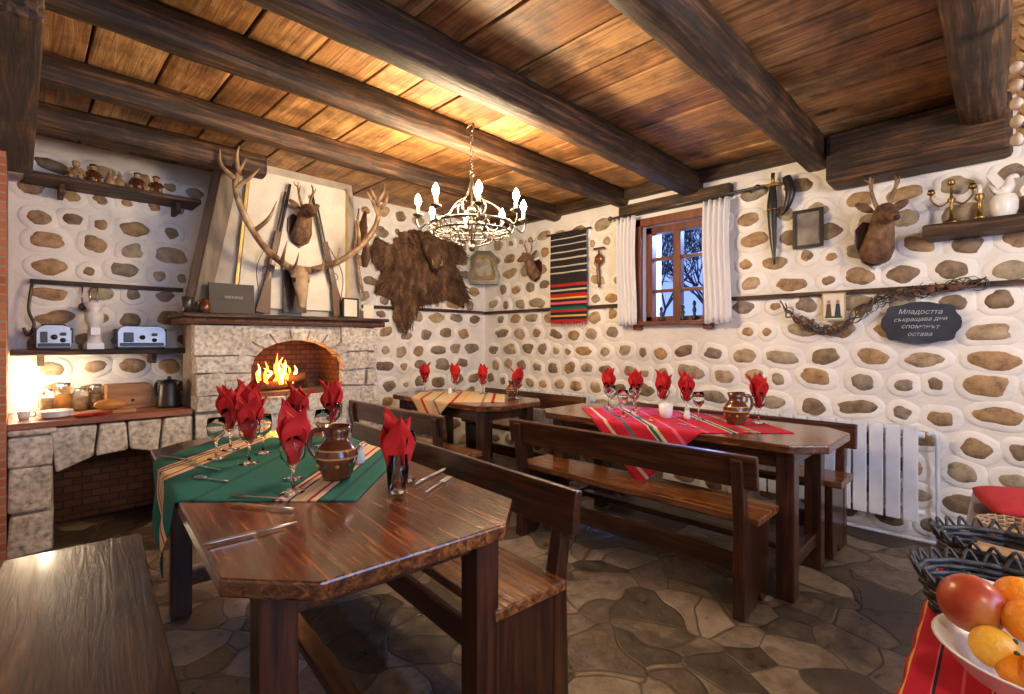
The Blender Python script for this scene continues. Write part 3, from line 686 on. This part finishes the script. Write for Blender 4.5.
rifle((1.32,4.045,1.46),(1.52,4.05,2.50)); rifle((1.95,4.045,1.46),(1.73,4.05,2.45))
# pelt
m=MB('boar_hide'); O=[(2.42,2.02),(2.46,2.26),(2.64,2.20),(2.75,2.34),(2.92,2.40),(3.15,2.41),(3.31,2.34),(3.54,2.33),(3.64,2.19),(3.47,2.10),(3.58,1.88),(3.69,1.72),(3.57,1.62),(3.36,1.70),(3.09,1.63),(2.95,1.60),(2.88,1.38),(2.75,1.32),(2.67,1.47),(2.66,1.66),(2.46,1.72),(2.53,1.92)]
oc=[]
for i in range(len(O)):
    a=Vector(O[i]);b_=Vector(O[(i+1)%len(O)])
    for k in range(7): oc.append(a.lerp(b_,k/7))
cc=Vector((3.02,1.98)); V=[];F=[];rg=[0,.15,.3,.45,.6,.72,.82,.9,.96,1.0]; n=len(oc)
for ri,rr_ in enumerate(rg):
    for i,p in enumerate(oc):
        d=p-cc; q=cc+d*rr_*(1+(.035*R.uniform(-1,1) if rr_==1 else 0)+.03*rr_*noise.noise(Vector((p.x*5,p.y*5,0))))
        h=.05+.05*(1-rr_**2)+.025*noise.noise(Vector((q.x*6,q.y*6,1)))
        V.append((q.x,YB-h,q.y))
for j in range(len(rg)-1):
    for i in range(n): F.append((j*n+i,j*n+(i+1)%n,(j+1)*n+(i+1)%n,(j+1)*n+i))
m.add(V,F,PELT,True)
for k in range(1500):
    p=R.choice(oc); d=(p-cc); q=cc+d*R.uniform(.3,1.0); dr=Vector((d.x,d.y-.35)).normalized()*R.uniform(.03,.06); nx=Vector((-dr.y,dr.x)).normalized()*.004
    y=YB-.075-R.uniform(0,.03)
    m.add([(q.x-nx.x,y+.012,q.y-nx.y),(q.x+nx.x,y+.012,q.y+nx.y),(q.x+dr.x,y-.008,q.y+dr.y)],[(0,1,2)],PELT)
o=m.done(solid=.006)
h=MB('boar_head'); h.tube(cr([(3.06,YB-.09,2.30),(3.06,YB-.14,2.24),(3.05,YB-.20,2.14),(3.05,YB-.235,2.04),(3.05,YB-.245,1.98)],4),[.09,.105,.085,.05,.038],PELT,14)
for s_ in(-1,1): h.ball((3.06+s_*.105,YB-.12,2.34),(.035,.018,.055),PELT,10,(0,s_*.5,0))
h.done(parent=o,remesh=.01)
e=MB('boar_eyes_tusks')
for s_ in(-1,1):
    e.ball((3.055+s_*.055,YB-.245,2.17),.010,BLACK,8); e.tube(cr([(3.05+s_*.035,YB-.25,2.02),(3.05+s_*.06,YB-.275,2.04),(3.05+s_*.06,YB-.27,2.08)],4),[.008,.006,.001],BONE,6)
e.ball((3.05,YB-.25,1.96),(.034,.028,.02),BLACK,10); e.done(parent=o)
m=MB('hanging_leather_bag'); m.tube(cr([(2.20,4.07,2.40),(2.16,4.04,2.2),(2.19,4.03,2.05),(2.18,4.04,1.90)],5),[.02,.05,.065,.04,.06,.03],LEATH,12,.6)
m.tube(cr([(2.14,4.07,2.42),(2.11,4.06,2.1),(2.15,4.05,1.75),(2.20,4.05,1.6)],5),[.008,.012,.016,.005],HORN,8); m.done()
def frame(name,c,w,h,rz,fmat,inner,bw=.02,tilt=0,d=.02):
    m=MB(name)
    for s_ in(-1,1): m.box((s_*(w/2-bw/2),0,0),(bw,d,h),fmat); m.box((0,0,s_*(h/2-bw/2)),(w-2*bw,d,bw),fmat)
    m.box((0,.004,0),(w-bw,d*.5,h-bw),inner)
    return m.done(c,(tilt,0,rz),bevel=.002)
o=MB('slate_sign'); o.box((0,0,.11),(.30,.02,.22),flat('brown_board',(.045,.033,.03),.6)); o.done((1.10,3.98,MZ+.0035),(-.12,0,0),bevel=.003)
def textobj(body,loc,rot,size,m,parent=None,ex=.0008):
    cu=bpy.data.curves.new('lettering','FONT'); cu.body=body; cu.size=size; cu.align_x='CENTER'; cu.extrude=ex; cu.shear=.25
    ob=bpy.data.objects.new('lettering',cu); S.collection.objects.link(ob); ob.location=loc; ob.rotation_euler=rot; cu.materials.append(m)
    if parent:
        bpy.context.view_layer.update(); ob.parent=parent; ob.matrix_parent_inverse=parent.matrix_world.inverted()
    return ob
CHW=flat('chalk_white',(.45,.47,.5),.9)
textobj('МЕХАНА',(1.10,3.955,MZ+.11),(pi/2-.12,0,0),.028,CHW,bpy.data.objects['slate_sign'])
frame('photo_frame',(2.02,3.99,MZ+.088),.16,.17,.15,BLACK,CREAM,.012)
m=MB('mantel_card'); m.box((0,0,.06),(.09,.006,.12),CREAM); m.done((2.20,4.0,MZ+.003),(-.1,0,-.2))
m=MB('pewter_mug'); m.lathe([(.001,0),(.035,0),(.03,.06),(.036,.11),(.032,.11),(.027,.06),(.001,.01)],IRON); m.tube(cr([(.03,0,.09),(.06,0,.08),(.06,0,.04),(.03,0,.03)],4),.005,IRON); m.done((.82,3.98,MZ+.0005))
m=MB('copper_pot'); m.lathe([(.001,0),(.03,0),(.042,.03),(.035,.07),(.025,.08),(.03,.10),(.001,.10)],CLAY); m.done((.925,3.98,MZ+.0005))
m=MB('corner_mirror'); ox=[( -.16,-.19),(.16,-.19),(.19,-.1),(.15,.0),(.15,.12),(.08,.19),(-.08,.19),(-.15,.12),(-.15,0),(-.19,-.1)]
m.prism(ox,0,.02,BLACK,'xz'); m.prism([(a*.74,b_*.74) for a,b_ in ox],-.012,.0,flat('antique_gilt',(.26,.15,.04),.6),'xz'); m.prism([(a*.55,b_*.55) for a,b_ in ox],-.016,-.012,pm('dim_icon',[(.03,.025,.02),(.34,.30,.22)],.4,ns=14,bump=0),'xz')
m.done((XW-.20,YB-.20,2.08),(0,0,-pi/4),bevel=.004)
K=(.015,.013,.015);Wt=(.55,.50,.42)
TAP=stripes('tapestry_weave',[(0,RD),(.03,K),(.06,YL),(.08,K),(.11,RD),(.14,G),(.17,K),(.20,PK),(.23,K),(.26,YL),(.28,RD),(.32,K),(.35,Wt),(.37,K),(.40,RD),(.43,K),(.50,K),(.55,Wt),(.565,K),(.62,Wt),(.635,K),(.70,Wt),(.72,K),(.78,Wt),(.795,K),(.86,Wt),(.875,K),(.93,Wt),(.945,K)],axis=1)
m=MB('woven_tapestry'); m.sheet(lambda u,v:(XW-.055+.006*math.sin(u*9+v*4),2.87+.46*u,1.43+.90*v),20,30,TAP)
m.tube([(XW-.055,2.82,2.335),(XW-.055,3.38,2.335)],.010,WOODZ)
for k in range(24):
    y=2.88+.019*k; m.tube([(XW-.055,y,1.43),(XW-.055,y+.003,1.385)],.003,REDC,5)
m.done()
m=MB('wooden_distaff'); m.tube(cr([(XW-.05,2.73,2.10),(XW-.05,2.74,1.95),(XW-.05,2.73,1.75)],4),[.008,.012,.02,.01],WOODB); m.ball((XW-.05,2.73,2.02),(.02,.05,.05),WOODB); m.box((XW-.05,2.73,2.12),(.02,.12,.02),WOODB); m.done()
m=MB('sheathed_dagger'); m.tube(cr([(XW-.05,1.20,2.40),(XW-.055,1.205,2.20),(XW-.05,1.20,2.0),(XW-.05,1.19,1.80)],5),[.018,.036,.030,.022,.006],BLACK,10,.6)
m.tube([(XW-.05,1.20,2.38),(XW-.05,1.20,2.47)],.014,BRASS); m.box((XW-.05,1.20,2.385),(.03,.09,.02),BRASS); m.torus((XW-.06,1.203,2.2),.034,.006,BRASS,16,6); m.done()
m=MB('powder_horn'); m.tube(cr([(XW-.05,1.11,2.42),(XW-.06,1.08,2.32),(XW-.06,1.10,2.22),(XW-.05,1.14,2.15)],5),[.03,.035,.025,.008],BLACK,10); m.done()
frame('picture_frame',(XW-.045,.975,2.03),.19,.27,-pi/2,BLACK,pm('sepia_print',[(.06,.05,.05),(.3,.26,.22)],.5,ns=8,bump=0),.022)
m=MB('saint_card'); m.box((0,0,0),(.012,.135,.185),flat('card_yellow',(.58,.42,.18),.6)); m.box((-.008,0,.0),(.006,.118,.168),CREAM)
for dy,mt in((-.025,CHALK),(.028,LEATH)): m.prism([(dy-.018,-.065),(dy+.018,-.065),(dy+.010,.02),(dy-.010,.02)],-.014,-.011,mt,'yz'); m.ball((-.012,dy,.033),(.003,.011,.012),CLAYY,10)
m.box((-.012,0,-.07),(.003,.10,.012),GREEN)
m.done((XW-.045,.82,1.475))
m=MB('dried_vine_garland')
gp=[(1.13,1.50),(1.08,1.42),(.98,1.36),(.88,1.31),(.78,1.33),(.68,1.42),(.58,1.50),(.48,1.54),(.36,1.55),(.2,1.575),(.08,1.58)]
for s_ in range(4):
    P=[(XW-.05-R.uniform(0,.025),y+R.uniform(-.02,.02),z+R.uniform(-.02,.02)) for y,z in gp]
    P=cr(P,6); P=[p+Vector((0,.012*math.sin(i*.9+s_*2),.018*math.sin(i*.7+s_*1.6))) for i,p in enumerate(P)]
    m.tube(P,.0050,IRON if s_%2 else LEATH,6)
for i in range(60):
    k=R.uniform(0,len(gp)-1.01); a=int(k); y=gp[a][0]+(gp[a+1][0]-gp[a][0])*(k-a); z=gp[a][1]+(gp[a+1][1]-gp[a][1])*(k-a)
    c0=Vector((XW-.06,y,z)); th=R.uniform(0,6.28); q=[c0+Vector((-.01*math.sin(t),.009*t*math.cos(th+t*1.1),.009*t*math.sin(th+t*1.1))) for t in [j*.7 for j in range(9)]]
    m.tube(q,[.004,.002],IRON if i%3 else LEATH,5)
    if i%3==0: m.ball(c0+Vector((-.01,R.uniform(-.03,.03),R.uniform(-.03,.03))),(.006,.022,.013),LEATH,8,(R.uniform(0,3),0,0))
m.done()
m=MB('chalkboard_sign'); P=[]
for k in range(48):
    a=2*pi*k/48; s_=1+.045*math.cos(a*8); P.append((.185*math.copysign(abs(math.cos(a))**.7,math.cos(a))*s_,.125*math.copysign(abs(math.sin(a))**.7,math.sin(a))*s_))
m.prism(P,-.012,.0,CHALK,'yz'); cb=m.done((XW-.035,.37,1.355))
for body,dz,sz_,tl in (('Младостта',.055,.040,.03),('съкращава дни',.012,.034,-.02),('споменът',-.034,.038,.03),('остава',-.080,.036,0)):
    textobj(body,(XW-.0485,.37,1.355+dz),(pi/2,tl,-pi/2),sz_,CHW,cb,.0003)
MB('wall_shelf').box((XW-.11,-.02,1.885),(.22,.72,.075),BEAMY,jit=.006).done(bevel=.01)
sz=1.925
m=MB('brass_candelabra'); m.lathe([(.001,0),(.045,0),(.04,.012),(.01,.03),(.008,.12),(.02,.14),(.006,.16),(.006,.22)],BRASS)
for s_ in(-1,1): m.tube(cr([(0,0,.14),(0,s_*.05,.11),(0,s_*.09,.15),(0,s_*.09,.18)],5),.005,BRASS); m.lathe([(.004,.18),(.02,.19),(.014,.215),(.012,.215)],BRASS,(0,s_*.09,0),12)
m.lathe([(.005,.22),(.02,.23),(.014,.255)],BRASS,seg=12); m.done((XW-.12,.22,sz))
m=MB('brass_candlestick'); m.lathe([(.001,0),(.04,0),(.012,.02),(.01,.10),(.022,.115),(.018,.14)],BRASS); m.lathe([(.011,.14),(.011,.19),(.001,.192)],WHITE); m.done((XW-.16,.10,sz))
m=MB('white_bird_ornament'); m.lathe([(.001,0),(.045,0),(.058,.04),(.060,.09),(.048,.12),(.001,.125)],WHITE)
m.tube(cr([(0,.06,.19),(0,.03,.15),(0,0,.145),(0,-.02,.17),(0,-.025,.21),(0,-.045,.215),(0,-.06,.205)],5),[.004,.020,.032,.026,.014,.016,.004],WHITE,12)
m.prism([(.02,.15),(.07,.24),(.045,.27),(.0,.18)],-.012,.012,WHITE,'yz'); m.done((XW-.12,.005,sz),bevel=.002)
m=MB('costume_doll'); m.lathe([(.001,0),(.055,0),(.042,.08),(.022,.14),(.03,.17),(.012,.20),(.001,.2)],[WHITE,LEATH,REDC,WHITE,WHITE,WHITE]); m.ball((0,0,.22),.026,BONE); m.ball((0.006,0,.232),(.028,.028,.022),WHITE)
for s_ in(-1,1): m.tube(cr([(0,s_*.025,.175),(0,s_*.055,.14),(-.02,s_*.05,.10)],4),[.012,.009,.007],WHITE)
m.done((XW-.12,-.12,sz))
m=MB('garlic_braid'); GAR=pm('garlic_skin',[(.40,.28,.17),(.60,.46,.32)],.6,ns=12,bump=.2)
for s_ in range(3): m.tube([(.018*math.cos(t*.9+s_*2.1),.018*math.sin(t*.9+s_*2.1),-.02*t) for t in range(24)],.012,WICKL,6)
for k in range(14): m.ball((.028*math.cos(k*2.1),.028*math.sin(k*2.1),-.16-.022*k),(.021,.021,.024),GAR if k%3 else WICKL,10)
m.done((2.6,-.055,2.43))
# ---------------------------------------------------------------- radiators
def radiator(y0,y1,z0=.16,z1=.73):
    m=MB('radiator'); n=int((y1-y0)/.08); p=(y1-y0)/n; o=-.03
    for i in range(n):
        y=y0+p*(i+.5)
        m.box((XW-.085+o,y,(z0+z1)/2),(.075,.030,z1-z0-.02),RAD); m.box((XW-.125+o,y,(z0+z1)/2),(.012,p-.012,z1-z0),RAD); m.box((XW-.09+o,y,z1-.02),(.08,p-.02,.035),RAD)
    for z in (z0+.05,z1-.05): m.tube([(XW-.085+o,y0-.02,z),(XW-.085+o,y1+.02,z)],.02,RAD,10)
    for y in (y0+.1,y1-.1): m.box((XW-.055,y,z1-.1),(.08,.03,.03),RAD)
    return m.done(bevel=.005)
radiator(.36,1.46); radiator(2.75,3.85)
m=MB('heating_pipe'); m.tube(cr([(XW-.085,.33,.68),(XW-.085,.29,.68),(XW-.06,.285,.5),(XW-.06,.285,.05),(XW-.06,.3,.03),(XW-.06,1.4,.03)],6),.011,RAD,8); m.done()
# ---------------------------------------------------------------- foreground right
SZ=.575
m=MB('side_table'); m.box((1.50,-.245,SZ-.02),(1.20,.76,.04),WOODB)
for x in(.96,2.04):
    for y in(-.56,.065): m.box((x,y,(SZ-.04)/2),(.06,.06,SZ-.04),WOODZ)
m.box((1.5,.065,SZ-.08),(1.04,.025,.08),WOOD); m.done(bevel=.006)
RC2=stripes('red_border_cloth',[(0,RR_),(.05,PK),(.06,RR_),(.3,PK),(.31,RR_),(.5,PK),(.51,RR_),(.70,K),(.705,RR_),(.715,YL),(.72,RR_),(.735,CRM),(.74,RR_),(.80,PK),(.805,RR_),(.86,K),(.868,PK),(.874,RR_),(.93,YL),(.94,RR_),(.955,K),(.96,RR_)],axis=1)
m=MB('red_table_runner')
def fn(u,v):
    y=-.45+.63*v; z=SZ+.004
    if y>.140: z=SZ+.004-(y-.140)*1.6; y=.147+.008*math.sin(u*40)*min(1,(SZ+.01-z)*20)
    return (1.0+.96*u,y,z)
m.sheet(fn,50,60,RC2); m.done(solid=.002)
m=MB('fruit_bowl'); m.lathe([(.001,0),(.06,0),(.065,.012),(.11,.04),(.148,.085),(.152,.088),(.144,.088),(.104,.048),(.05,.02),(.001,.018)],WHITE,seg=40); fb=m.done((1.325,-.045,SZ+.007))
def fruit(nm,x,y,z,r,mt,rot=(0,0,0)):
    m=MB(nm); m.ball((0,0,0),r,mt,24); 
    rz_=r[2] if isinstance(r,tuple) else r
    m.ball((0,0,rz_*.98),.005,GREEN,8); m.done((x,y,z),rot)
fruit('orange',1.245,-.06,.682,.038,ORANGE,(.4,.3,0)); fruit('orange',1.29,.015,.675,.036,YELLOW,(.9,0,0)); fruit('orange',1.325,-.12,.685,.038,ORANGE,(.3,.8,0))
fruit('mango',1.355,.048,.720,(.058,.050,.055),MANGO,(.2,.3,.9)); fruit('orange',1.41,-.02,.735,.040,ORANGE,(.5,.2,1)); fruit('orange',1.405,-.11,.69,.038,ORANGE)
fruit('orange',1.325,-.030,.725,.037,ORANGE,(.5,1,0)); fruit('orange',1.27,-.015,.655,.030,ORANGE); fruit('orange',1.36,-.10,.745,.037,YELLOW)
def basket(x,y,z,rx,ry,h,mt,loops=True):
    m=MB('wicker_basket'); n=7
    m.prism([(rx*.8*math.cos(a*pi/12),ry*.8*math.sin(a*pi/12)) for a in range(24)],0,.008,mt)
    for k in range(n):
        f=.82+.18*k/(n-1); z0=.008+h*k/(n-1)
        P=[((rx*f+.004*math.sin(a*pi/2+k*pi))*math.cos(a*2*pi/48),(ry*f+.004*math.sin(a*pi/2+k*pi))*math.sin(a*2*pi/48),z0) for a in range(49)]
        m.tube(P,h/(n-1)*.5,mt,6)
    for a in range(24):
        t=a*2*pi/24; m.tube([(rx*.82*math.cos(t),ry*.82*math.sin(t),.0),(rx*1.01*math.cos(t),ry*1.01*math.sin(t),h+.012)],.004,mt,5)
        if loops:
            t2=t+.26; m.tube(cr([(rx*math.cos(t),ry*math.sin(t),h),(rx*1.12*math.cos((t+t2)/2),ry*1.12*math.sin((t+t2)/2),h+.035),(rx*math.cos(t2),ry*math.sin(t2),h)],4),.0045,mt,5)
    return m.done((x,y,z))
basket(1.62,.005,SZ+.007,.13,.15,.085,WICK)
basket(1.90,.0,SZ+.007,.12,.14,.10,WICK)
m=MB('paper_napkins')
for k in range(8): m.box((0,0,.006+k*.006),(.14,.14,.005),WHITE,(0,0,R.uniform(-.2,.2)))
m.done((1.62,.0,SZ+.03))
m=MB('paper_napkins')
for k in range(8): m.box((0,0,.006+k*.006),(.13,.13,.005),WICKL if k%2 else CREAM,(0,0,R.uniform(-.2,.2)))
m.done((1.90,.0,SZ+.04))
m=MB('serving_stool'); m.box((2.56,-.20,.58),(.70,.60,.035),WOOD)
for x in(2.28,2.84):
    for y in(-.44,.04): m.box((x,y,.28),(.05,.05,.56),WOODZ)
m.box((2.56,.04,.50),(.52,.025,.1),WOOD); m.done(bevel=.006)
m=MB('red_cushion')
for sg,hh in ((1,.035),(-1,.03)):
    m.sheet(lambda u,v,sg=sg,hh=hh:(.2*(2*u-1)*(1-.08*(2*v-1)**2),.2*(2*v-1)*(1-.08*(2*u-1)**2),sg*hh*((1-(2*u-1)**4)*(1-(2*v-1)**4))**.5+.032),24,24,REDC)
m.done((2.68,-.12,.600),(0,0,.2))
basket(2.32,-.02,.5985,.09,.09,.035,WICKL,False)
def fill_fixture(x,y):  # added fixture, never in view, hung only to carry the warm fill
    m=MB('added_fill_fixture'); m.tube([(0,0,.02),(0,0,.40)],.004,BLACK); m.lathe([(.02,.05),(.05,.0),(.055,-.01),(.015,.03)],BRASS); m.done((x,y,2.22))
fill_fixture(.2,-.8); fill_fixture(2.5,-.9)
# ---------------------------------------------------------------- lights
def point(n,loc,e,c,r=.05):
    l=bpy.data.lights.new(n,'POINT'); l.energy=e; l.color=c; l.shadow_soft_size=r
    o=bpy.data.objects.new(n,l); S.collection.objects.link(o); o.location=loc; return o
def area(n,loc,rot,e,c,sx,sy):
    l=bpy.data.lights.new(n,'AREA'); l.shape='RECTANGLE'; l.size=sx; l.size_y=sy; l.energy=e; l.color=c
    o=bpy.data.objects.new(n,l); S.collection.objects.link(o); o.location=loc; o.rotation_euler=rot; return o
WARM=(1,.74,.46)
for i in range(4):
    a=pi/2*i+.55; point('chandelier_light',(2.0+.22*math.cos(a),2.345+.22*math.sin(a),2.12),29,WARM,.04)
point('fire_light',(1.48,4.00,.99),6,(1,.38,.10),.06)
point('counter_light',(.12,4.30,1.02),5,(1,.80,.52),.04)
point('added_warm_fill',(.2,-.8,2.06),42,(1,.82,.62),.10)  # added warm fill from behind the camera
point('added_warm_fill',(2.5,-.9,2.06),54,(1,.82,.62),.10)  # second added fill, brightens the right wall and ceiling
area('added_front_fill',(1.3,YF-.3,1.55),(pi/2,0,0),80,(.45,.60,1),2.1,1.2)  # added blue fill outside the made-up window behind the camera
area('daylight_window',(4.95,2.0,2.75),(0,math.radians(58),0),320,(.25,.42,1),.9,.7)
W=bpy.data.worlds.new('World'); S.world=W; W.use_nodes=True
bg=W.node_tree.nodes['Background']; bg.inputs[0].default_value=(.30,.45,1,1); bg.inputs[1].default_value=1.3
# ---------------------------------------------------------------- camera
cam=bpy.data.cameras.new('camera'); co=bpy.data.objects.new('camera',cam); S.collection.objects.link(co)
co.location=(0,0,1.25); co.rotation_euler=(pi/2,0,-pi/4); cam.sensor_width=36; cam.lens=17.33; cam.shift_y=-7/1024; cam.clip_start=.02
S.camera=co
S.view_settings.view_transform='Standard'
